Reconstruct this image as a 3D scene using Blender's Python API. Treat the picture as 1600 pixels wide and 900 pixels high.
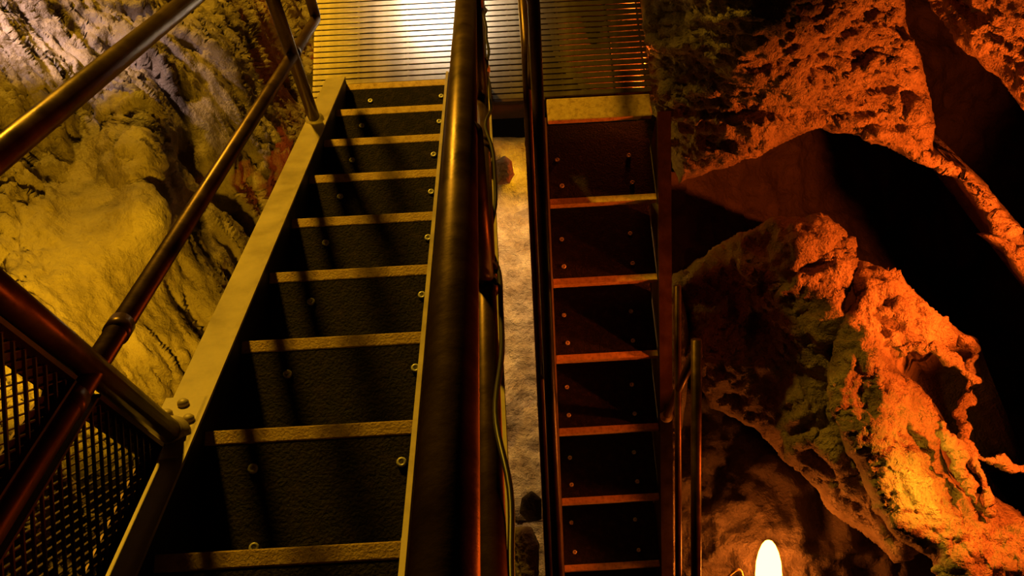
import bpy, bmesh, math, random
import numpy as np
from mathutils import Vector, Matrix

for o in list(bpy.data.objects):
    bpy.data.objects.remove(o, do_unlink=True)
random.seed(4)
scene = bpy.context.scene
COL = scene.collection

# ------------------------------------------------------------------ camera
F = 1600.3                                   # focal length in pixels of the 1600 px wide frame
FW = np.array([0.00863508, 0.39325592, -0.9193885])
RT = np.array([0.99847666, -0.05349746, -0.01350492])
UP = np.array([0.05449584, 0.91787134, 0.39311881])
CAM = np.array([0.60869384, -2.50691441, 3.59752616])
cd = bpy.data.cameras.new('camera')
cd.sensor_width = 36.0
cd.lens = 36.0 * F / 1600.0
cd.clip_start = 0.05
co = bpy.data.objects.new('camera', cd)
COL.objects.link(co)
co.matrix_world = Matrix(((RT[0], UP[0], -FW[0], CAM[0]), (RT[1], UP[1], -FW[1], CAM[1]),
                          (RT[2], UP[2], -FW[2], CAM[2]), (0, 0, 0, 1)))
scene.camera = co

def at(px, py, depth):
    """world position of a spot seen at (px, py) that stands depth metres down the view axis"""
    return CAM + depth * (FW + RT * (px - 800) / F + UP * (450 - py) / F)

# ------------------------------------------------------------------ world, lamps, exposure
w = bpy.data.worlds.new('cave_dark')
scene.world = w
w.use_nodes = True
bg = w.node_tree.nodes['Background']
bg.inputs[0].default_value = (1.0, 0.5, 0.25, 1)
bg.inputs[1].default_value = 0.0015
scene.view_settings.view_transform = 'Standard'
scene.view_settings.look = 'None'
scene.view_settings.gamma = 1.0
scene.view_settings.exposure = 0.0
scene.view_settings.use_curve_mapping = False

def lamp(name, loc, color, power, radius, aim=None, angle=None, blend=0.5):
    d = bpy.data.lights.new(name, 'SPOT' if aim is not None else 'POINT')
    d.color = color
    d.energy = power
    d.shadow_soft_size = radius
    o = bpy.data.objects.new(name, d)
    COL.objects.link(o)
    o.location = loc
    if aim is not None:
        d.spot_size = math.radians(angle)
        d.spot_blend = blend
        o.rotation_euler = (Vector(aim) - Vector(loc)).to_track_quat('-Z', 'Y').to_euler()
    return o

ORANGE = (1.0, 0.13, 0.008)
lamp('light_over_landing', (-1.60, 3.30, 3.05), (1.0, 0.52, 0.02), 860, 0.2)
lamp('light_landing_flood', (0.335, 1.29, 1.02), (1.0, 0.84, 0.70), 125, 0.17, (0.40, 0.62, -0.086), 38, 0.9)
lamp('light_behind_left_railing', at(150, 560, 2.15), (1.0, 0.52, 0.010), 52, 0.04, at(135, 370, 3.2), 92, 0.7)
lamp('light_high_left', at(-330, -300, 2.6), (1.0, 0.66, 0.58), 100, 0.04, at(15, 40, 3.4), 42, 0.8)
lamp('light_right_cave', at(1740, 430, 4.1), ORANGE, 150, 0.04, at(1340, 230, 4.95), 116, 0.2)
lamp('light_right_ridge', at(1760, 640, 3.85), ORANGE, 100, 0.03, at(1430, 720, 4.4), 98, 0.35)
lamp('light_rock_nook', at(1468, 748, 4.2), (1.0, 0.50, 0.02), 3.0, 0.02)
lamp('light_right_of_viewer', at(1900, 850, 2.4), (1.0, 0.12, 0.006), 27, 0.06, at(790, 680, 1.5), 66, 0.5)
lamp('light_handrail_fill', at(2400, 1339, 0.9), (1.0, 0.13, 0.006), 14, 0.06, at(760, 800, 0.85), 56, 0.6)  # unseen extra light, added to redden the right side of the middle handrail
lamp('light_under_landing', (0.66, -0.30, -0.55), (1.0, 0.54, 0.15), 115, 0.04, at(800, 520, 5.9), 75, 0.5)
lamp('light_slot_amber', at(812, 262, 5.5), (1.0, 0.50, 0.01), 4.0, 0.02)
lamp('light_below_grating', at(1000, 90, 4.66), ORANGE, 6, 0.03)

# ------------------------------------------------------------------ helpers
def link(o, parent=None):
    COL.objects.link(o)
    if parent is not None:
        o.parent = parent
    return o

def tag(o, label, cat, group=None):
    o['label'] = label
    o['category'] = cat
    if group:
        o['group'] = group
    return o

def thing(name, label, cat, loc, group=None):
    o = bpy.data.objects.new(name, None)
    o.empty_display_size = 0.05
    o.location = tuple(loc)
    link(o)
    return tag(o, label, cat, group)

def mk_mesh(name, verts, faces, m, smooth=False):
    me = bpy.data.meshes.new(name)
    me.from_pydata([tuple(map(float, v)) for v in verts], [], [tuple(map(int, f)) for f in faces])
    me.update()
    bm = bmesh.new()
    bm.from_mesh(me)
    bmesh.ops.recalc_face_normals(bm, faces=bm.faces)
    bm.to_mesh(me)
    bm.free()
    me.materials.append(m)
    if smooth:
        me.polygons.foreach_set('use_smooth', [True] * len(me.polygons))
    return me

def world_base(parent):
    b = Vector((0, 0, 0))
    p = parent
    while p is not None:
        b = b + p.location
        p = p.parent
    return np.array(b)

def part(name, vf, m, parent=None, smooth=False):
    """mesh object from world-space verts, parented without moving"""
    verts, faces = vf
    b = world_base(parent)
    o = bpy.data.objects.new(name, mk_mesh(name, [np.asarray(v, float) - b for v in verts], faces, m, smooth))
    return link(o, parent)

def solo(name, vf, m, loc, label, cat, smooth=False):
    verts, faces = vf
    loc = np.asarray(loc, float)
    o = bpy.data.objects.new(name, mk_mesh(name, [np.asarray(v, float) - loc for v in verts], faces, m, smooth))
    o.location = tuple(loc)
    link(o)
    return tag(o, label, cat)

def inst(name, me, loc, parent):
    o = bpy.data.objects.new(name, me)
    o.location = tuple(loc)
    return link(o, parent)

def box(x0, x1, y0, y1, z0, z1):
    v = [(x, y, z) for z in (z0, z1) for y in (y0, y1) for x in (x0, x1)]
    f = [(0, 1, 3, 2), (4, 6, 7, 5), (0, 4, 5, 1), (2, 3, 7, 6), (0, 2, 6, 4), (1, 5, 7, 3)]
    return v, f

def join(*parts):
    V, Fc = [], []
    for v, f in parts:
        n = len(V)
        V += list(v)
        Fc += [tuple(i + n for i in q) for q in f]
    return V, Fc

def bevel_mesh(name, vf, m, width, seg=2):
    me = mk_mesh(name, vf[0], vf[1], m)
    bm = bmesh.new()
    bm.from_mesh(me)
    bmesh.ops.bevel(bm, geom=list(bm.edges), offset=width, segments=seg, affect='EDGES', profile=0.6)
    bm.to_mesh(me)
    bm.free()
    return me

def tube(pts, r, seg=18, caps=True):
    pts = [np.asarray(p, float) for p in pts]
    n = len(pts)
    rr = r if hasattr(r, '__len__') else [r] * n
    tang = []
    for i in range(n):
        a = pts[max(i - 1, 0)]
        b = pts[min(i + 1, n - 1)]
        t = b - a
        tang.append(t / np.linalg.norm(t))
    ref = np.array([1.0, 0, 0]) if abs(tang[0][0]) < 0.8 else np.array([0, 0, 1.0])
    V, Fc = [], []
    for i in range(n):
        t = tang[i]
        ref = ref - t * (ref @ t)
        ref /= np.linalg.norm(ref)
        b = np.cross(t, ref)
        for k in range(seg):
            a = 2 * math.pi * k / seg
            V.append(pts[i] + rr[i] * (math.cos(a) * ref + math.sin(a) * b))
    for i in range(n - 1):
        for k in range(seg):
            k2 = (k + 1) % seg
            Fc.append((i * seg + k, i * seg + k2, (i + 1) * seg + k2, (i + 1) * seg + k))
    if caps:
        Fc.append(tuple(range(seg))[::-1])
        Fc.append(tuple((n - 1) * seg + k for k in range(seg)))
    return V, Fc

def rounded(pts, rad, n=5):
    """polyline with rounded corners"""
    pts = [np.asarray(p, float) for p in pts]
    out = [pts[0]]
    for i in range(1, len(pts) - 1):
        a, b, c = pts[i - 1], pts[i], pts[i + 1]
        u = (a - b) / np.linalg.norm(a - b)
        v = (c - b) / np.linalg.norm(c - b)
        p0, p1 = b + u * rad, b + v * rad
        for k in range(n + 1):
            s = k / n
            out.append((1 - s) ** 2 * p0 + 2 * s * (1 - s) * b + s * s * p1)
    out.append(pts[-1])
    return out

def lathe(profile, seg=14, base=(0, 0, 0), axis=None):
    V, Fc = [], []
    for (r, z) in profile:
        for k in range(seg):
            a = 2 * math.pi * k / seg
            V.append(np.array([r * math.cos(a), r * math.sin(a), z]))
    n = len(profile)
    for i in range(n - 1):
        for k in range(seg):
            k2 = (k + 1) % seg
            Fc.append((i * seg + k, i * seg + k2, (i + 1) * seg + k2, (i + 1) * seg + k))
    Fc.append(tuple(range(seg))[::-1])
    Fc.append(tuple((n - 1) * seg + k for k in range(seg)))
    if axis is not None:
        q = Vector((0, 0, 1)).rotation_difference(Vector(axis)).to_matrix()
        V = [np.array(q @ Vector(v)) for v in V]
    V = [v + np.asarray(base, float) for v in V]
    return V, Fc

# ------------------------------------------------------------------ materials
def mat(name, base, rough=0.5, metal=0.0, spec=0.5, noise=None, bump=None, rough_var=0.0, colors=None, coat=0.0):
    """procedural principled material. noise=(scale, detail) mixes colors; bump=[(scale, strength, dist)...]"""
    m = bpy.data.materials.new(name)
    m.use_nodes = True
    nt = m.node_tree
    b = nt.nodes['Principled BSDF']
    b.inputs['Base Color'].default_value = (*base, 1)
    b.inputs['Roughness'].default_value = rough
    b.inputs['Metallic'].default_value = metal
    b.inputs['Specular IOR Level'].default_value = spec
    b.inputs['Coat Weight'].default_value = coat
    b.inputs['Coat Roughness'].default_value = 0.2
    tc = nt.nodes.new('ShaderNodeTexCoord')
    if colors and noise:
        n = nt.nodes.new('ShaderNodeTexNoise')
        n.inputs['Scale'].default_value = noise[0]
        n.inputs['Detail'].default_value = noise[1]
        n.inputs['Roughness'].default_value = 0.65
        nt.links.new(tc.outputs['Object'], n.inputs['Vector'])
        r = nt.nodes.new('ShaderNodeValToRGB')
        el = r.color_ramp.elements
        k = len(colors)
        el[0].position, el[1].position = 0.3, 0.7
        el[0].color, el[1].color = (*colors[0], 1), (*colors[-1], 1)
        for i in range(1, k - 1):
            e = el.new(0.3 + 0.4 * i / (k - 1))
            e.color = (*colors[i], 1)
        nt.links.new(n.outputs['Fac'], r.inputs['Fac'])
        nt.links.new(r.outputs['Color'], b.inputs['Base Color'])
        if rough_var:
            mr = nt.nodes.new('ShaderNodeMapRange')
            mr.inputs['To Min'].default_value = max(0.02, rough - rough_var)
            mr.inputs['To Max'].default_value = min(1, rough + rough_var)
            mr.inputs['From Min'].default_value = 0.3
            mr.inputs['From Max'].default_value = 0.7
            nt.links.new(n.outputs['Fac'], mr.inputs['Value'])
            nt.links.new(mr.outputs['Result'], b.inputs['Roughness'])
    prev = None
    for (sc, st, di) in (bump or []):
        n = nt.nodes.new('ShaderNodeTexNoise')
        n.inputs['Scale'].default_value = sc
        n.inputs['Detail'].default_value = 5
        n.inputs['Roughness'].default_value = 0.6
        nt.links.new(tc.outputs['Object'], n.inputs['Vector'])
        bp = nt.nodes.new('ShaderNodeBump')
        bp.inputs['Strength'].default_value = st
        bp.inputs['Distance'].default_value = di
        nt.links.new(n.outputs['Fac'], bp.inputs['Height'])
        if prev is not None:
            nt.links.new(prev.outputs['Normal'], bp.inputs['Normal'])
        prev = bp
    if prev is not None:
        nt.links.new(prev.outputs['Normal'], b.inputs['Normal'])
    return m

M_ROCKL = mat('flowstone', (0.3, 0.24, 0.18), 0.55, noise=(3, 8), rough_var=0.2,
              colors=[(0.10, 0.075, 0.055), (0.27, 0.21, 0.155), (0.45, 0.37, 0.29)], bump=[(24, 0.4, 0.03), (90, 0.6, 0.012)])
M_ROCKR = mat('wet_limestone', (0.3, 0.24, 0.18), 0.5, noise=(4, 8), rough_var=0.2,
              colors=[(0.17, 0.12, 0.09), (0.36, 0.28, 0.2), (0.52, 0.43, 0.33)], bump=[(20, 0.8, 0.05), (80, 0.6, 0.014)])
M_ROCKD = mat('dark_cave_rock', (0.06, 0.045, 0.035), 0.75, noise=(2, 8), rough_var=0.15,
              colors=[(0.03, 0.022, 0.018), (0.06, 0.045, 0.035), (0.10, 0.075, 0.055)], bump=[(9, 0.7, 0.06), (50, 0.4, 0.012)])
M_ROCKG = mat('gravelly_stone', (0.4, 0.3, 0.22), 0.7, noise=(9, 8),
              colors=[(0.22, 0.15, 0.1), (0.42, 0.33, 0.25), (0.6, 0.5, 0.4)], bump=[(35, 0.7, 0.03), (140, 0.5, 0.008)])
M_PAINT = mat('dark_painted_steel', (0.10, 0.055, 0.035), 0.36, metal=0.55, noise=(14, 6), rough_var=0.08,
              colors=[(0.07, 0.035, 0.024), (0.11, 0.06, 0.04), (0.15, 0.085, 0.055)], bump=[(120, 0.08, 0.004)])
M_STEEL = mat('stringer_steel', (0.42, 0.38, 0.3), 0.5, metal=0.1, noise=(11, 8), rough_var=0.12,
              colors=[(0.40, 0.32, 0.20), (0.51, 0.42, 0.27), (0.60, 0.50, 0.34)], bump=[(160, 0.1, 0.003)])
M_WEB = mat('shade_black_web', (0.012, 0.010, 0.008), 0.6, spec=0.25, noise=(20, 5), colors=[(0.008, 0.006, 0.005), (0.018, 0.014, 0.011)], bump=[(90, 0.1, 0.004)])  # near-black colour stands for the shade on the stringer's inner side
M_TREAD = mat('black_grit_tread', (0.02, 0.015, 0.012), 0.7, spec=0.22, noise=(30, 8), rough_var=0.12,
              colors=[(0.009, 0.006, 0.004), (0.017, 0.011, 0.007), (0.055, 0.037, 0.024)], bump=[(150, 0.9, 0.012), (45, 0.4, 0.015)])
M_NOSE = mat('worn_yellow_nosing', (0.5, 0.36, 0.14), 0.65, noise=(40, 8),
             colors=[(0.40, 0.22, 0.07), (0.76, 0.50, 0.17), (0.88, 0.64, 0.27)], bump=[(180, 0.6, 0.006)])
M_ZINC = mat('galvanised_screw', (0.85, 0.82, 0.72), 0.35, metal=0.15, noise=(60, 4), colors=[(0.75, 0.72, 0.63), (0.9, 0.88, 0.8)])
M_SLAT = mat('wet_landing_slat', (0.16, 0.13, 0.09), 0.32, metal=0.5, noise=(12, 8), rough_var=0.06, coat=0.9,
             colors=[(0.13, 0.095, 0.045), (0.19, 0.145, 0.07), (0.26, 0.205, 0.11)], bump=[(70, 0.05, 0.003)])
M_CABLE = mat('black_cable', (0.02, 0.015, 0.013), 0.4, noise=(40, 3), colors=[(0.015, 0.012, 0.01), (0.03, 0.022, 0.02)])

# ------------------------------------------------------------------ rock surfaces
def _hash(ix, iy, iz, s):
    n = (ix * 374761393 + iy * 668265263 + iz * 2147483647 + s * 974711) & 0xFFFFFFFF
    n = ((n ^ (n >> 13)) * 1274126177) & 0xFFFFFFFF
    n = ((n ^ (n >> 16)) * 2246822519) & 0xFFFFFFFF
    return ((n ^ (n >> 15)) & 0xFFFF) / 32767.5 - 1.0

def vnoise(P, s=0):
    P = np.asarray(P)
    I = np.floor(P).astype(np.int64)
    f = P - I
    f = f * f * f * (f * (f * 6 - 15) + 10)
    x, y, z = I[..., 0], I[..., 1], I[..., 2]
    r = 0
    for dx in (0, 1):
        wx = f[..., 0] if dx else 1 - f[..., 0]
        for dy in (0, 1):
            wy = f[..., 1] if dy else 1 - f[..., 1]
            for dz in (0, 1):
                wz = f[..., 2] if dz else 1 - f[..., 2]
                r = r + wx * wy * wz * _hash(x + dx, y + dy, z + dz, s)
    return r

def fbm(P, octv=5, s=0, ridged=False, gain=0.5):
    a, t, tot = 1.0, 0.0, 0.0
    P = np.asarray(P, float)
    for i in range(octv):
        n = vnoise(P, s + i * 7)
        if ridged:
            n = 1 - 2 * np.abs(n)
        t = t + a * n
        tot += a
        a *= gain
        P = P * 2.03 + 11.7
    return t / tot

def tps(ctrl):
    C = np.array(ctrl, float)
    X = C[:, :2] / 300.0
    n = len(X)
    d = np.linalg.norm(X[:, None] - X[None], axis=2)
    K = np.where(d > 0, d * d * np.log(d + 1e-12), 0) + np.eye(n) * 0.004
    A = np.zeros((n + 3, n + 3))
    A[:n, :n] = K
    A[:n, n] = 1
    A[:n, n + 1:] = X
    A[n, :n] = 1
    A[n + 1:, :n] = X.T
    b = np.zeros(n + 3)
    b[:n] = C[:, 2]
    wv = np.linalg.solve(A, b)
    def ev(gx, gy):
        Q = np.stack([gx, gy], -1) / 300.0
        r = wv[n] + Q @ wv[n + 1:]
        for i in range(n):
            d = np.linalg.norm(Q - X[i], axis=-1)
            r = r + wv[i] * d * d * np.log(d + 1e-12)
        return r
    return ev

def rock(name, outline, ctrl, m, step=4.0, layers=((2.0, 0.05, (1, 1, 1), False),), edge=40, edge_depth=0.25,
         thick=0.5, seed=0, rag=6.0):
    """A lump of rock: a silhouette standing at its own distance, relief towards the viewer, rounded
    shoulders and a back face, so that it is a closed solid."""
    O = np.array(outline, float)
    # refine outline and roughen it
    R = []
    for i in range(len(O)):
        a, b = O[i], O[(i + 1) % len(O)]
        k = max(1, int(np.linalg.norm(b - a) / 7))
        for j in range(k):
            R.append(a + (b - a) * j / k)
    R = np.array(R)
    q = np.stack([R[:, 0] / 26.0, R[:, 1] / 26.0, np.full(len(R), seed * 3.1)], -1)
    R = R + rag * np.stack([fbm(q, 3, seed), fbm(q + 40, 3, seed)], -1)
    x0, y0 = R.min(0) - step
    x1, y1 = R.max(0) + step
    nx, ny = int((x1 - x0) / step) + 2, int((y1 - y0) / step) + 2
    gx, gy = np.meshgrid(x0 + np.arange(nx) * step, y0 + np.arange(ny) * step)
    A, B = R, np.roll(R, -1, 0)
    ins = np.zeros(gx.shape, bool)
    best = np.full(gx.shape, 1e9)
    nearx, neary = gx.copy(), gy.copy()
    for a, b in zip(A, B):
        if (a[1] > b[1]) != (b[1] > a[1]) or a[1] != b[1]:
            c = ((a[1] > gy) != (b[1] > gy))
            xi = (b[0] - a[0]) * (gy - a[1]) / (b[1] - a[1] + 1e-12) + a[0]
            ins ^= c & (gx < xi)
        e = b - a
        t = np.clip(((gx - a[0]) * e[0] + (gy - a[1]) * e[1]) / (e @ e + 1e-9), 0, 1)
        qx, qy = a[0] + t * e[0], a[1] + t * e[1]
        d = np.hypot(gx - qx, gy - qy)
        u = d < best
        best[u] = d[u]
        nearx[u] = qx[u]
        neary[u] = qy[u]
    cell = ins[:-1, :-1] | ins[1:, :-1] | ins[:-1, 1:] | ins[1:, 1:]
    gx = np.where(ins, gx, nearx)
    gy = np.where(ins, gy, neary)
    dist = np.where(ins, best, 0.0)
    dep = tps(ctrl)(gx, gy)
    s = np.clip(1 - dist / edge, 0, 1)
    dep = dep + edge_depth * (1 - np.sqrt(1 - 0.98 * s * s))
    ray = FW + RT * ((gx - 800) / F)[..., None] + UP * ((450 - gy) / F)[..., None]
    P = CAM + ray * dep[..., None]
    for li, lay in enumerate(layers):
        sc, amp, st, rid = lay[:4]
        wt = lay[4](gx, gy) if len(lay) > 4 and lay[4] else 1.0
        Q = (P @ lay[5].T if len(lay) > 5 else P) * sc * np.array(st)
        Q = Q + 0.25 * np.stack([vnoise(Q * 0.7 + 3, 90), vnoise(Q * 0.7 + 9, 91), vnoise(Q * 0.7 + 17, 92)], -1)
        h = fbm(Q + seed * 5.3, 5, seed * 13 + li * 31, rid)
        ty = np.gradient(P, axis=0)
        tx = np.gradient(P, axis=1)
        N = np.cross(tx, ty)
        N /= (np.linalg.norm(N, axis=-1, keepdims=True) + 1e-9)
        flip = np.sum(N * ray, -1) > 0
        N[flip] *= -1
        N = 0.6 * N - 0.4 * ray / np.linalg.norm(ray, axis=-1, keepdims=True)
        fade = np.clip(dist / 12.0, 0.15, 1)[..., None]
        P = P + N * (h * amp * wt)[..., None] * fade
    idx = np.full(gx.shape, -1, int)
    used = np.zeros(gx.shape, bool)
    used[:-1, :-1] |= cell
    used[1:, :-1] |= cell
    used[:-1, 1:] |= cell
    used[1:, 1:] |= cell
    idx[used] = np.arange(used.sum())
    nv = int(used.sum())
    Vf = P[used]
    cen = np.array([gx[used].mean(), gy[used].mean()])
    bx = cen[0] + (gx[used] - cen[0]) * 0.9
    by = cen[1] + (gy[used] - cen[1]) * 0.9
    dd = dep[used].max() + thick
    Vb = CAM + (FW + RT * ((bx - 800) / F)[:, None] + UP * ((450 - by) / F)[:, None]) * dd
    jj, ii = np.nonzero(cell)
    a, b, c, d = idx[jj, ii], idx[jj, ii + 1], idx[jj + 1, ii + 1], idx[jj + 1, ii]
    front = np.stack([a, d, c, b], -1)
    # boundary edges
    from collections import Counter
    E = np.concatenate([front[:, [0, 1]], front[:, [1, 2]], front[:, [2, 3]], front[:, [3, 0]]])
    key = set(map(tuple, E.tolist()))
    bnd = [e for e in key if (e[1], e[0]) not in key]
    # back: only the boundary ring plus a single centre fan keeps it cheap
    ring = {}
    V = [tuple(v) for v in Vf]
    for e in bnd:
        for k in e:
            if k not in ring:
                ring[k] = len(V)
                V.append(tuple(Vb[k]))
    V.append(tuple(CAM + (FW + RT * (cen[0] - 800) / F + UP * (450 - cen[1]) / F) * (dd + 0.02)))
    cidx = len(V) - 1
    faces = front.tolist()
    for (p0, p1) in bnd:
        faces.append((p1, p0, ring[p0], ring[p1]))
        faces.append((ring[p1], ring[p0], cidx))
    loc = Vf.mean(0)
    me = bpy.data.meshes.new(name)
    me.from_pydata([tuple(np.array(v) - loc) for v in V], [], faces)
    me.materials.append(m)
    me.polygons.foreach_set('use_smooth', [True] * len(me.polygons))
    me.update()
    o = bpy.data.objects.new(name, me)
    o.location = tuple(loc)
    return link(o)

def smooth_zone(gx, gy):
    """the flowstone is smooth in the middle of the wall and fluted round it"""
    d = np.hypot((gx - 165) / 120.0, (gy - 400) / 170.0)
    e = np.hypot((gx - 310) / 80.0, (gy - 220) / 120.0)
    return np.clip(0.18 + 0.82 * np.minimum(np.clip(d - 0.55, 0, 1), np.clip(e - 0.35, 0, 1)) * 1.3, 0, 1)

# the flutes run down the face of the wall
_s = at(190, 230, 3.45) - at(40, 20, 3.35)
_s /= np.linalg.norm(_s)
_n = np.cross(_s, np.array([0.0, 1.0, 0.0]))
_n /= np.linalg.norm(_n)
FLUTE = np.stack([np.cross(_s, _n), _n, _s])

# ---- left wall of the cave: fluted flowstone with a swelling buttress
wl = rock('wall_left', [(-520, -380), (505, -380), (500, -120), (498, 60), (500, 170), (490, 260), (470, 420), (420, 560), (380, 760), (330, 980), (300, 1250), (-520, 1250)],
          [(-510, -370, 2.7), (-510, 400, 2.5), (-510, 1240, 2.2), (290, 1240, 2.9), (500, -370, 5.6), (200, -370, 4.5), (-150, -100, 3.1), (0, 0, 3.35), (130, 0, 3.9), (300, 0, 4.3), (420, 0, 4.9), (490, 0, 5.3), (490, 150, 4.9),
           (440, 150, 4.75), (350, 100, 4.15), (270, 60, 4.0), (60, 120, 3.35), (0, 200, 3.2), (120, 230, 3.42), (180, 200, 3.5),
           (0, 400, 3.0), (60, 350, 3.05), (140, 330, 3.15), (190, 300, 3.2), (232, 250, 3.16), (246, 330, 3.1), (225, 180, 3.35), (264, 250, 3.75), (284, 330, 3.65), (255, 170, 3.72),
           (230, 420, 3.12), (320, 250, 3.75), (330, 180, 3.85), (400, 250, 4.15), (450, 280, 4.5), (370, 380, 3.75), (420, 450, 4.0),
           (300, 460, 3.35), (330, 550, 3.3), (180, 500, 3.0), (100, 480, 2.9), (0, 550, 2.75), (240, 620, 3.0), (300, 700, 3.1),
           (100, 700, 2.7), (0, 800, 2.55), (250, 900, 2.9), (-150, 600, 2.6), (-150, 950, 2.4)],
          M_ROCKL, step=3.5, edge=10, edge_depth=0.02, thick=0.6, seed=3, rag=3,
          layers=((1.6, 0.08, (1, 1, 0.35), False), (6.5, 0.12, (1, 1, 0.14), True, smooth_zone, FLUTE), (19, 0.04, (1, 1, 0.25), True, smooth_zone, FLUTE), (30, 0.008, (1, 1, 0.7), False)))
wl['kind'] = 'structure'

# ---- far right wall, deep behind everything
wr = rock('wall_right', [(985, -380), (2250, -380), (2250, 1250), (1000, 1250), (1000, 500)],
          [(1000, -380, 5.4), (1600, -380, 6.8), (2240, -380, 6.6), (2240, 400, 7.0), (2240, 1240, 5.6), (1600, 1240, 5.4), (1000, 1240, 5.2), (1000, -100, 5.6), (1250, -100, 6.4), (1500, -50, 7.2), (1780, -50, 7.2), (1050, 250, 5.6), (1050, 500, 5.4), (1250, 270, 6.9),
           (1450, 150, 7.6), (1550, 300, 7.9), (1780, 300, 7.6), (1550, 500, 7.8), (1700, 600, 7.4), (1400, 400, 7.4), (1100, 700, 5.3),
           (1250, 750, 5.2), (1200, 880, 5.05), (1350, 850, 5.2), (1100, 950, 5.1), (1300, 950, 5.1), (1500, 700, 6.0), (1780, 950, 5.8), (1550, 900, 5.4)],
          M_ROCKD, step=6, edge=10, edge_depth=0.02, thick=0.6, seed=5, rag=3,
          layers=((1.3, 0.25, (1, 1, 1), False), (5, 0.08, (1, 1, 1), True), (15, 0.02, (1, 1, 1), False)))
wr['kind'] = 'structure'

# ---- unseen slab added above the frame to shade the upper right rock
def blocker_slab():
    xs = np.linspace(-0.28, 3.6, 120)
    zs = np.linspace(1.52, 4.4, 100)
    X, Z = np.meshgrid(xs, zs)
    Y = np.full(X.shape, 1.75)
    Q = np.stack([X, Y, Z], -1)
    Yf = Y - 0.14 * fbm(Q * 1.5, 5, 3) - 0.06 * fbm(Q * 4, 4, 9, True)
    Xf = X + 0.03 * fbm(Q * 2.5 + 5, 4, 21)
    n = X.size
    V = np.concatenate([np.stack([Xf, Yf, Z], -1).reshape(-1, 3), np.stack([Xf, Y + 0.5, Z], -1).reshape(-1, 3)])
    Fc = []
    ny, nx = X.shape
    for j in range(ny - 1):
        for i in range(nx - 1):
            q = (j * nx + i, j * nx + i + 1, (j + 1) * nx + i + 1, (j + 1) * nx + i)
            Fc.append(q)
            Fc.append(tuple(k + n for k in q[::-1]))
    for j in range(ny - 1):
        for i in (0, nx - 1):
            Fc.append((j * nx + i, (j + 1) * nx + i, (j + 1) * nx + i + n, j * nx + i + n))
    for i in range(nx - 1):
        for j in (0, ny - 1):
            Fc.append((j * nx + i, j * nx + i + 1, j * nx + i + 1 + n, j * nx + i + n))
    return list(V), Fc

wb = part('shade_slab', blocker_slab(), M_ROCKD, None, True)
wb['kind'] = 'structure'

# ---- rocks under the stairs, seen through the slot between the flights
wf = rock('floor', [(300, 215), (1000, 215), (1010, 980), (300, 980)],
          [(300, 220, 6.1), (800, 220, 5.75), (1000, 220, 6.1), (800, 320, 5.72), (800, 500, 5.9), (300, 600, 6.3), (1000, 600, 6.3), (800, 800, 6.1), (300, 950, 6.4), (1000, 950, 6.4), (800, 950, 6.2)],
          M_ROCKG, step=6, edge=10, edge_depth=0.02, thick=0.3, seed=8, rag=2,
          layers=((3, 0.08, (1, 1, 1), False), (14, 0.03, (1, 1, 1), True)))
wf['kind'] = 'structure'

# ---- right-hand rock masses (their bedding dips away to the right)
DIP = np.array([[0.998, -0.02, -0.06], [-0.04, 0.57, -0.82], [0.052, 0.82, 0.571]])
ru = rock('rock_outcrop', [(1040, -340), (1030, -120), (1012, 20), (1003, 90), (1004, 170), (1034, 186), (1042, 240), (1062, 288), (1110, 268), (1180, 246),
                           (1240, 214), (1282, 200), (1340, 212), (1400, 236), (1455, 262), (1492, 280), (1532, 330), (1562, 380), (1596, 436), (1640, 500), (1740, 620), (1860, 720), (1900, 680),
                           (1800, 570), (1720, 500), (1650, 440), (1605, 372), (1560, 312), (1520, 268), (1480, 250), (1458, 238), (1455, 160), (1432, 90), (1412, 30), (1404, -60), (1396, -340)],
          [(1040, -330, 3.9), (1150, -330, 3.2), (1390, -330, 3.3), (1880, 690, 5.2), (1020, -40, 4.3), (1015, 100, 4.55), (1060, 250, 4.7), (1060, 60, 4.15), (1110, 60, 3.95), (1120, 200, 4.35), (1180, 20, 3.7), (1200, 120, 4.0), (1220, 200, 4.35),
           (1300, 0, 3.75), (1300, 100, 4.05), (1320, 190, 4.4), (1400, 0, 3.95), (1420, 120, 4.3), (1450, 230, 4.65), (1530, 300, 4.9), (1600, 420, 5.0), (1650, 470, 5.0)],
          M_ROCKR, step=3, edge=26, edge_depth=0.22, thick=0.5, seed=11, rag=7,
          layers=((1.6, 0.12, (1, 1, 1.4), False), (3.0, 0.10, (0.5, 0.5, 4.0), True, None, DIP), (13, 0.04, (1, 1, 1.5), True)))
tag(ru, 'orange-lit ridged rock outcrop rising beside the slatted landing, arched underneath', 'rock')

rb = rock('rock_ledge', [(1412, -340), (1424, -60), (1452, 10), (1500, 75), (1560, 120), (1600, 176), (1680, 240), (1800, 290), (2100, 330), (2100, -340)],
          [(1430, -40, 4.5), (1500, 40, 4.35), (1600, 100, 4.25), (1600, 0, 4.0), (1690, 200, 4.3), (1690, -40, 3.9), (2080, 310, 4.2), (2080, -320, 3.3), (1430, -320, 3.7)],
          M_ROCKR, step=3, edge=22, edge_depth=0.2, thick=0.4, seed=17, rag=7,
          layers=((1.6, 0.08, (1, 1, 1), False), (3.2, 0.09, (0.8, 0.6, 2.2), True), (14, 0.035, (1, 1, 1), True)))
tag(rb, 'bright orange sloping rock ledge in the top right corner', 'rock')

rs = rock('rock_spur', [(1526, 366), (1560, 364), (1590, 388), (1640, 450), (1640, 486), (1592, 436), (1566, 392), (1540, 374)],
          [(1530, 368, 5.05), (1580, 390, 5.0), (1640, 470, 5.0)],
          M_ROCKR, step=2.5, edge=14, edge_depth=0.1, thick=0.2, seed=19, rag=3, layers=((8, 0.03, (1, 1, 1), True),))
tag(rs, 'thin curved rock spur against the dark hollow at right', 'rock')

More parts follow.
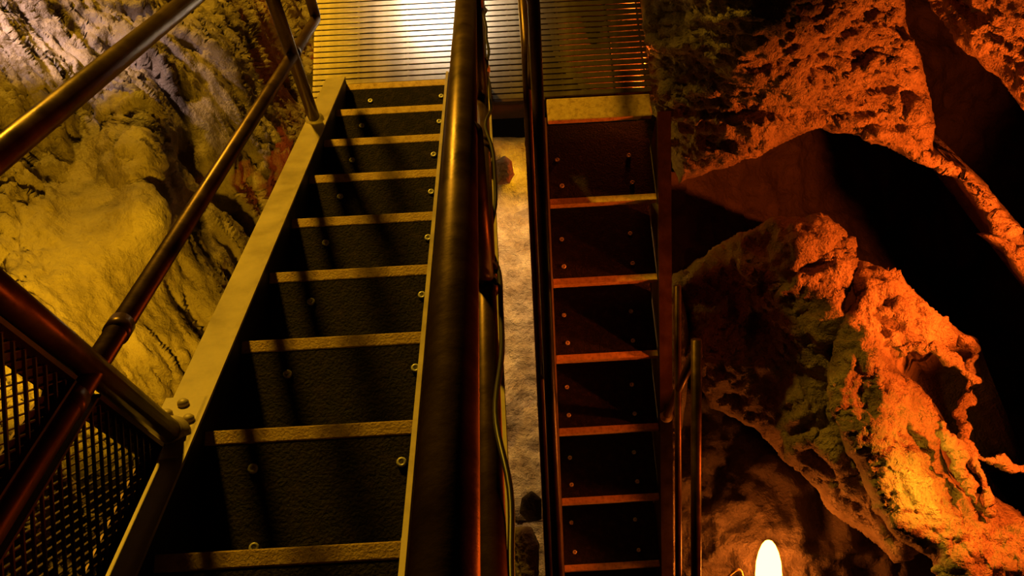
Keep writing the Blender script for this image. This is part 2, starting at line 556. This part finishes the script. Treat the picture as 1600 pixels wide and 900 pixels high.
rl = rock('boulder', [(1044, 446), (1062, 424), (1126, 384), (1190, 352), (1250, 340), (1296, 338), (1318, 362), (1330, 420), (1312, 470), (1306, 540), (1312, 640),
                      (1340, 730), (1392, 800), (1440, 850), (1400, 880), (1350, 830), (1310, 812), (1296, 800), (1268, 752), (1206, 700), (1180, 668), (1110, 640),
                      (1086, 560), (1084, 500), (1066, 468)],
          [(1050, 446, 5.2), (1126, 400, 5.0), (1200, 366, 4.85), (1280, 345, 4.8), (1318, 400, 4.85), (1260, 390, 4.72), (1120, 440, 4.98), (1180, 440, 4.92),
           (1140, 520, 4.9), (1220, 470, 4.82), (1290, 470, 4.62), (1200, 520, 4.85), (1260, 560, 4.75), (1240, 620, 4.72), (1300, 600, 4.62), (1160, 600, 4.9),
           (1200, 680, 4.82), (1280, 700, 4.66), (1330, 740, 4.6), (1300, 790, 4.72), (1400, 850, 4.62)],
          M_ROCKR, step=3, edge=28, edge_depth=0.22, thick=0.5, seed=23, rag=8,
          layers=((2.4, 0.16, (1, 1, 1), True), (6, 0.07, (1, 1, 1), True), (18, 0.018, (1, 1, 1), False)))
tag(rl, 'rounded olive and brown boulder below the arch, beside the right flight', 'boulder')

r2 = rock('boulder', [(1326, 404), (1352, 410), (1400, 430), (1440, 462), (1470, 500), (1526, 528), (1520, 556), (1470, 546), (1412, 544), (1396, 570), (1430, 600),
                      (1458, 640), (1468, 690), (1478, 730), (1506, 764), (1560, 776), (1600, 806), (1680, 850), (1850, 930), (2100, 1000), (2100, 1200), (1700, 1200), (1530, 980), (1460, 880), (1400, 838),
                      (1362, 796), (1340, 740), (1316, 690), (1300, 640), (1294, 580), (1312, 500), (1340, 466)],
          [(1335, 410, 4.8), (1400, 440, 4.78), (1520, 540, 4.9), (1350, 470, 4.55), (1440, 510, 4.7), (1316, 520, 4.46), (1304, 620, 4.36), (1350, 560, 4.38), (1400, 560, 4.52),
           (1360, 640, 4.33), (1430, 640, 4.5), (1336, 720, 4.28), (1400, 720, 4.33), (1460, 720, 4.5), (1374, 800, 4.24), (1450, 800, 4.3), (1540, 800, 4.45), (1480, 870, 4.25),
           (1600, 860, 4.3), (1680, 920, 4.3), (1560, 940, 4.3), (2080, 1100, 4.5), (1720, 1180, 4.3)],
          M_ROCKR, step=3, edge=26, edge_depth=0.22, thick=0.5, seed=29, rag=7,
          layers=((2.2, 0.12, (1, 1, 1), False), (5, 0.085, (1, 1, 1), True), (16, 0.03, (1, 1, 1), True)))
tag(r2, 'long glowing orange boulder ridge running down to the bottom right corner', 'boulder')

def strand(pts, r, label, seed):
    P3 = [at(*p) for p in pts]
    # smooth
    out = []
    for i in range(len(P3) - 1):
        a = P3[max(i - 1, 0)]
        b, c = P3[i], P3[i + 1]
        d = P3[min(i + 2, len(P3) - 1)]
        for k in range(20):
            t = k / 20
            out.append(0.5 * (2 * b + (c - a) * t + (2 * a - 5 * b + 4 * c - d) * t * t + (3 * b - a - 3 * c + d) * t ** 3))
    out.append(P3[-1])
    out = np.array(out)
    out = out + 0.05 * np.stack([fbm(out * 7 + k * 20, 4, seed + k) for k in range(3)], -1)
    rr = r * (1.05 + 1.5 * fbm(out * 11, 4, seed + 5))
    V, Fc = tube(list(out), list(np.clip(rr, r * 0.3, r * 2.4)), 16)
    V = np.array(V)
    V = V + 1.3 * r * np.stack([fbm(V * 26 + k * 9, 5, seed + k, False, 0.65) for k in range(3)], -1)
    return solo('rock_strand', (list(V), Fc), M_ROCKR, P3[0], label, 'rock', True)

strand([(1500, 524, 4.78), (1523, 556, 4.72), (1520, 610, 4.68), (1506, 660, 4.62), (1512, 700, 4.5), (1548, 722, 4.45), (1610, 728, 4.5)], 0.02,
       'knobbly rock rib curving round the right of the dark hole', 40)
strand([(1404, 548, 4.5), (1440, 540, 4.5), (1486, 560, 4.55), (1518, 596, 4.62)], 0.022, 'rock lip arching over the dark hole in the orange ridge', 50)
strand([(1470, 660, 4.42), (1490, 706, 4.4), (1502, 750, 4.4), (1520, 790, 4.36)], 0.022, 'stubby stone rib left of the two below the dark hole', 60)
strand([(1512, 690, 4.5), (1524, 730, 4.46), (1540, 770, 4.42), (1548, 800, 4.38)], 0.018, 'stubby stone rib right of the two below the dark hole', 70)

rg = rock('rock_rib', [(1048, 452), (1064, 446), (1076, 520), (1074, 600), (1062, 690), (1058, 930), (1044, 930), (1046, 600)],
          [(1055, 450, 4.9), (1060, 600, 4.95), (1052, 920, 5.05)], M_ROCKG, step=2.5, edge=10, edge_depth=0.06, thick=0.2, seed=31, rag=3,
          layers=((14, 0.03, (1, 1, 1), True),))
tag(rg, 'narrow glittering wet stone rib along the right edge of the right flight', 'rock')

ro = rock('rock_outcrop', [(850, 20), (905, 25), (930, 80), (950, 20), (1040, 5), (1050, 160), (960, 160), (915, 150), (870, 90)],
          [(860, 30, 4.95), (960, 60, 4.9), (1040, 40, 4.8), (1000, 150, 4.9), (900, 120, 5.0)], M_ROCKR, step=4, edge=20, edge_depth=0.1, thick=0.3, seed=32, rag=5,
          layers=((4, 0.06, (1, 1, 1), False),))
tag(ro, 'orange-lit rock under the landing, glimpsed through the slats at right', 'rock')

rw = rock('rock_outcrop', [(1004, -60), (1030, -60), (1022, 60), (1012, 110), (1000, 60)],
          [(1004, -40, 4.52), (1030, -40, 4.3), (1012, 90, 4.5)], M_ROCKG, step=2.5, edge=8, edge_depth=0.05, thick=0.2, seed=33, rag=3,
          layers=((12, 0.04, (1, 1, 0.5), True),))
tag(rw, 'narrow pale grey rock face at the right end of the landing', 'rock')

st = rock('stone', [(792, 824), (830, 822), (842, 850), (840, 905), (826, 930), (806, 900), (798, 860)],
          [(800, 830, 5.35), (820, 870, 5.25), (826, 920, 5.3)], M_ROCKG, step=1.3, edge=14, edge_depth=0.12, thick=0.2, seed=35, rag=3,
          layers=((9, 0.05, (1, 1, 1), True), (40, 0.012, (1, 1, 1), True)))
tag(st, 'pale rough stone at the bottom of the slot between the flights', 'stone')
st2 = rock('stone', [(812, 800), (816, 778), (830, 766), (846, 780), (846, 812), (824, 816)],
           [(816, 800, 5.4), (832, 780, 5.3), (840, 810, 5.4)], M_ROCKD, step=1.3, edge=14, edge_depth=0.1, thick=0.2, seed=37, rag=2,
           layers=((9, 0.02, (1, 1, 1), False), (40, 0.01, (1, 1, 1), True)))
tag(st2, 'small dark round stone above the pale stone in the slot', 'stone')
st3 = rock('stone', [(774, 252), (788, 244), (800, 252), (804, 272), (796, 288), (776, 290)],
           [(780, 255, 5.35), (795, 270, 5.3), (780, 288, 5.35)], M_ROCKG, step=1.3, edge=10, edge_depth=0.08, thick=0.15, seed=39, rag=2,
           layers=((9, 0.02, (1, 1, 1), False), (40, 0.012, (1, 1, 1), True)))
tag(st3, 'small grey stone at the top of the slot under the landing', 'stone')

# ------------------------------------------------------------------ stairs
RISE, RUN = 0.230966, 0.276142
Y2, Z2 = -0.178321, -0.086178            # top edge of the right flight
ZL = -0.086                              # landing level

def PL(x, t, h):
    """point on the left flight: t steps up from the landing, h metres above the nosing line"""
    return np.array([x, -t * RUN, h + t * RISE])

def PR(x, t, h):
    """point on the right flight: t steps down from the landing"""
    return np.array([x, Y2 - t * RUN, Z2 + h - t * RISE])

def prism(prof, fn, t0, t1):
    n = len(prof)
    V = [fn(x, t0, h) for x, h in prof] + [fn(x, t1, h) for x, h in prof]
    Fc = [(i, (i + 1) % n, n + (i + 1) % n, n + i) for i in range(n)]
    Fc += [tuple(range(n))[::-1], tuple(range(n, 2 * n))]
    return V, Fc

def rect(x0, x1, h0, h1):
    return [(x0, h0), (x1, h0), (x1, h1), (x0, h1)]

screw_me = mk_mesh('screw', *lathe([(0.0100, 0), (0.0104, 0.0035), (0.0088, 0.0052), (0.0045, 0.0052), (0.0038, 0.001)], 12), M_ZINC, True)

def tread_meshes(width, s):
    """tread with its front edge at y=0, running back towards -s*y ; s=+1 front faces +y"""
    d, th = (0.315 if s > 0 else 0.40), 0.032
    ya, yb = sorted((-s * d, -s * 0.030))
    body = bevel_mesh('tread', box(0.0, width, ya, yb, -th, -0.0015), M_TREAD, 0.003)
    yc, yd = sorted((-s * 0.0305, 0.0))
    nose = bevel_mesh('nosing_strip', box(-0.001, width + 0.001, yc, yd, -0.036, 0.0), M_NOSE, 0.003)
    return body, nose

def stair(name, label, x0, width, fn, ts, s, rngseed):
    rng = random.Random(rngseed)
    root = thing(name, label, 'staircase', fn(x0, ts[0] if s > 0 else ts[-1], -0.3))
    base = np.array(root.location)
    body, nose = tread_meshes(width, s)
    for t in ts:
        p = fn(x0, t, 0) - base
        tr = inst('tread', body, p, root)
        inst('nosing_strip', nose, (0, 0, 0), tr)
        for sx in (0.105, width - 0.025) if s > 0 else (0.05, width - 0.10):
            for off in (0.085, 0.236) if s > 0 else (0.085, 0.225):
                inst('screw', screw_me, (sx + rng.uniform(-.006, .006), -s * (off + rng.uniform(-.006, .006)), -0.0015), tr)
    return root

lf = stair('staircase', 'left steel staircase with black grit treads descending away to the landing', 0.0, 0.42, PL, [k for k in range(0, 11)], 1, 1)
sg = part('stringer', join(prism(rect(-0.078, 0.0, 0.035, 0.043), PL, -0.02, 10.5), prism(rect(-0.009, 0.003, 0.043, 0.052), PL, -0.02, 10.5)), M_STEEL, lf)
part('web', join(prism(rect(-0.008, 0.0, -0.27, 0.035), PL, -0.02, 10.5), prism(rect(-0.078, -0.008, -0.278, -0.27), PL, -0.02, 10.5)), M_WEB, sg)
sg = part('stringer', join(prism(rect(0.424, 0.600, 0.035, 0.043), PL, -0.02, 10.5), prism(rect(0.421, 0.431, 0.043, 0.052), PL, -0.02, 10.5)), M_STEEL, lf)
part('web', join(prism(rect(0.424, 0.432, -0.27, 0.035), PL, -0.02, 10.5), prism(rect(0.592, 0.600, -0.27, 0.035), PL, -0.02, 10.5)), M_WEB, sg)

rf = stair('staircase', 'narrow dark right staircase descending from the landing back beneath the viewer', 0.832, 0.458, PR, [k for k in range(1, 10)], -1, 2)
part('stringer', join(prism(rect(0.820, 0.828, -0.26, 0.02), PR, 0.0, 9.6), prism(rect(0.735, 0.828, 0.02, 0.028), PR, 0.0, 9.6)), M_STEEL, rf)
part('stringer', join(prism(rect(1.294, 1.302, -0.26, 0.02), PR, 0.0, 9.6), prism(rect(1.294, 1.350, 0.02, 0.028), PR, 0.0, 9.6)), M_PAINT, rf)

# ------------------------------------------------------------------ landing of slats
ld = thing('landing_platform', 'slatted metal landing between the two flights, wet and glaring white under a lamp', 'landing', (0.55, 0.5, ZL - 0.12))
lb = np.array(ld.location)
PITCH = 0.0292
slat_me = bevel_mesh('slat', box(-0.16, 1.285, -0.0118, 0.0118, -0.004, 0.0), M_SLAT, 0.001, 1)
for k in range(46):
    inst('slat', slat_me, np.array([0, -0.045 + k * PITCH, ZL]) - lb, ld)
for xr in (-0.13, 0.035, 0.25, 0.47, 0.69, 0.91, 1.13, 1.265):
    part('cross_rod', tube([(xr, -0.055, ZL - 0.0085), (xr, 1.28, ZL - 0.0085)], 0.0045, 8), M_ZINC if xr == 0.035 else M_SLAT, ld, True)  # one rod coloured paler to stand for glints of light in the gaps
for yb_ in (-0.04, 0.62, 1.26):
    part('beam', box(-0.15, 1.28, yb_ - 0.02, yb_ + 0.02, ZL - 0.12, ZL - 0.018), M_PAINT, ld)
me = bevel_mesh('edge_plate', box(0.835, 1.275, -0.178, -0.068, -0.03, 0.0), M_NOSE, 0.006)
inst('edge_plate', me, np.array([0, 0, ZL]) - lb, ld)
part('front_bar', box(0.602, 0.830, -0.072, -0.060, ZL - 0.13, ZL + 0.002), M_PAINT, ld)

# ------------------------------------------------------------------ railings
def railing(name, label, loc):
    return thing(name, label, 'railing', loc)

def post(root, x, z0, z1, y, r=0.021, flange=True):
    o = part('post', tube([(x, y, z0), (x, y, z1)], r, 18), M_PAINT, root, True)
    if flange:
        part('flange', lathe([(r + 0.012, 0), (r + 0.012, 0.012), (r + 0.004, 0.016), (r + 0.003, 0.03), (r, 0.03)], 18, (x, y, z0)), M_STEEL, o, True)
    return o

def collar(root, fn, x, t, h, r=0.024, w=0.06):
    part('collar', tube([fn(x, t - w, h), fn(x, t + w, h)], r, 18), M_PAINT, root, True)

XL = -0.042
lr = railing('railing', 'tubular two-bar railing with wire mesh along the left rock wall', PL(XL, 1.6, 0.045))
end = PL(XL, 0.03, 0.44)
part('handrail', tube([PL(XL, 10.2, 0.95), PL(XL, 0.35, 0.95)], 0.0215, 24), M_PAINT, lr, True)
part('midrail', tube(rounded([PL(XL, 10.2, 0.44), end, end + np.array([0, 0.0, 0.52])], 0.035), 0.0195, 24), M_PAINT, lr, True)
for t in (1.6, 7.08):
    b = PL(XL, t, 0.045)
    top = PL(XL, t, 0.95)
    p_ = post(lr, XL, b[2], top[2], b[1], 0.0215 if t < 5 else 0.0235)
collar(lr, PL, XL, 1.5, 0.44, 0.0225, 0.05)
collar(lr, PL, XL, 6.72, 0.44, 0.0225, 0.05)
collar(lr, PL, XL, 7.35, 0.44, 0.0225, 0.05)
# bracket plate with two bolts where the near post meets the stringer
pl = part('base_plate', prism(rect(-0.088, -0.002, 0.043, 0.052), PL, 6.72, 7.3), M_STEEL, lr)
NS = np.array([0, RISE, RUN]) / math.hypot(RISE, RUN)
for (bx_, bt) in ((-0.045, 6.80), (-0.020, 6.96), (-0.068, 6.90)):
    part('bolt', lathe([(0.012, 0), (0.012, 0.006), (0.008, 0.011), (0.002, 0.012)], 10, PL(bx_, bt, 0.053), NS), M_STEEL, pl, True)

def mesh_panel(root, t0, t1, h0, h1, x):
    """framed expanded-metal panel in the plane of the railing"""
    fr = part('panel_frame', join(prism(rect(x - 0.012, x + 0.012, h1 - 0.006, h1), PL, t0, t1), prism(rect(x - 0.012, x - 0.008, h1 - 0.03, h1), PL, t0, t1),
                                  prism(rect(x - 0.012, x + 0.012, h0, h0 + 0.006), PL, t0, t1), prism(rect(x - 0.012, x - 0.008, h0, h0 + 0.03), PL, t0, t1),
                                  prism(rect(x - 0.012, x + 0.012, h0, h1), PL, t0, t0 + 0.03), prism(rect(x - 0.012, x - 0.008, h0, h1), PL, t0, t0 + 0.14),
                                  prism(rect(x - 0.012, x + 0.012, h0, h1), PL, t1 - 0.03, t1)), M_PAINT, root)
    S = math.hypot(RISE, RUN)
    lw, sw = 0.034, 0.0165
    V, Fc = [], []
    wd = 0.0017
    U0, U1 = t0 * S, t1 * S
    def seg(u0, v0, u1, v1, xo):
        n = len(V)
        du, dv = u1 - u0, v1 - v0
        L = math.hypot(du, dv)
        nu, nv_ = -dv / L * wd, du / L * wd
        for (u, v) in ((u0, v0), (u1, v1)):
            for (sgn, dx) in ((1, xo - 0.0025), (-1, xo - 0.0025), (-1, xo + 0.0025), (1, xo + 0.0025)):
                V.append(PL(x + dx, (u + sgn * nu) / S, v + sgn * nv_))
        for k in range(4):
            k2 = (k + 1) % 4
            Fc.append((n + k, n + k2, n + 4 + k2, n + 4 + k))
    nu_ = int((U1 - U0) / lw)
    nvv = int((h1 - h0) / sw)
    for j in range(nvv):
        v0 = h0 + j * sw
        for i in range(nu_):
            u0 = U0 + i * lw + (lw / 2 if j % 2 else 0)
            seg(u0, v0, u0 + lw / 2, v0 + sw, -0.002)
            seg(u0 + lw / 2, v0 + sw, u0 + lw, v0, 0.002)
    o = part('wire_mesh', (V, Fc), M_PAINT, fr)
    o['kind'] = 'stuff'

mesh_panel(lr, 7.22, 10.1, 0.085, 0.400, XL)
mesh_panel(lr, 7.22, 10.1, 0.480, 0.905, XL)

XF = 0.572
fr_ = railing('railing', 'thick dark tubular railing in the middle, on the right of the left flight', PL(XF, 2.0, 0.045))
part('handrail', tube([PL(XF - 0.009, 10.2, 0.93), PL(XF - 0.009, -0.1, 0.93)], 0.0225, 28), M_PAINT, fr_, True)
mr = part('midrail', tube([PL(XF + 0.005, 10.2, 0.42), PL(XF + 0.005, -0.6, 0.42)], 0.0195, 24), M_PAINT, fr_, True)
for t in (0.0, 3.2, 6.4, 9.6):
    b = PL(XF, t, 0.045)
    post(fr_, XF, b[2], PL(XF, t, 0.93)[2], b[1])
for t in (6.27, 6.44, 4.28, 4.42, 2.1):
    collar(fr_, PL, XF + 0.005, t, 0.42, 0.0245, 0.03)
cp = []
for i in range(140):
    t = -0.4 + i * 0.075
    a = 0.9 * math.sin(t * 1.9) + 0.3 * math.sin(t * 5.1)
    cp.append(PL(XF + 0.005 + 0.027 * math.cos(a), t, 0.42 + 0.012 + 0.027 * math.sin(a)))
solo('cable', tube(cp, 0.0045, 8), M_CABLE, cp[0], 'thin black cable wound along the middle railing', 'cable', True)

XG = 0.765
gr = railing('railing', 'slim reddish railing on the left of the right flight', PR(XG, 1.0, 0.03))
gtop = PR(XG, 0.18, 0.93)
part('handrail', tube(rounded([PR(XG, 9.4, 0.93), gtop, gtop + np.array([-0.185, 0.02, 0.0])], 0.04), 0.0215, 24), M_PAINT, gr, True)
part('midrail', tube(rounded([PR(XG - 0.02, 9.4, 0.45), PR(XG - 0.02, -0.1, 0.45), PR(XG - 0.02, -0.1, 0.45) + np.array([0, 0.7, 0])], 0.04), 0.019, 20), M_PAINT, gr, True)
for t in (0.3, 3.6, 7.0):
    b = PR(XG, t, 0.028)
    post(gr, XG, b[2], PR(XG, t, 0.93)[2], b[1])

XH = 1.322
hr = railing('railing', 'short orange-glinting railing on the right of the right flight', PR(XH, 4.5, 0.03))
part('handrail', tube([PR(XH, 9.4, 0.93), PR(XH, 3.74, 0.93)], 0.0205, 24), M_PAINT, hr, True)
part('midrail', tube([PR(XH - 0.005, 9.4, 0.45), PR(XH - 0.005, 2.6, 0.45)], 0.015, 20), M_PAINT, hr, True)
for t in (3.85, 8.2):
    b = PR(XH, t, 0.028)
    post(hr, XH, b[2], PR(XH, t, 0.93)[2], b[1], 0.018)

# ------------------------------------------------------------------ glowing lamp at the bottom
M_GLOW = bpy.data.materials.new('glowing_glass')
M_GLOW.use_nodes = True
gb = M_GLOW.node_tree.nodes['Principled BSDF']
gb.inputs['Base Color'].default_value = (1, 0.8, 0.5, 1)
gb.inputs['Emission Color'].default_value = (1.0, 0.22, 0.018, 1)
gb.inputs['Emission Strength'].default_value = 48
gv = M_GLOW.node_tree.nodes.new('ShaderNodeTexNoise')
gv.inputs['Scale'].default_value = 3
lc = at(1201, 890, 4.82)
lm = thing('cave_lamp', 'glowing orange cave lamp beside the foot of the right flight', 'lamp', lc - UP * 0.30)
up_ = UP
prof = [(0.0, 0.140), (0.016, 0.134), (0.031, 0.116), (0.046, 0.082), (0.057, 0.035), (0.061, -0.02), (0.060, -0.09), (0.046, -0.15)][::-1]
part('bulb', lathe(prof, 24, lc, UP), M_GLOW, lm, True)
part('socket', lathe([(0.05, 0), (0.052, 0.02), (0.04, 0.05), (0.037, 0.12)], 20, lc - UP * 0.27, UP), M_PAINT, lm, True)
part('cable', tube(rounded([lc - UP * 0.26, lc - UP * 0.20 - RT * 0.10, lc + UP * 0.02 - RT * 0.13, lc - UP * 0.05 - RT * 0.21, lc - UP * 0.35 - RT * 0.22], 0.05), 0.006, 8), M_NOSE, lm, True)
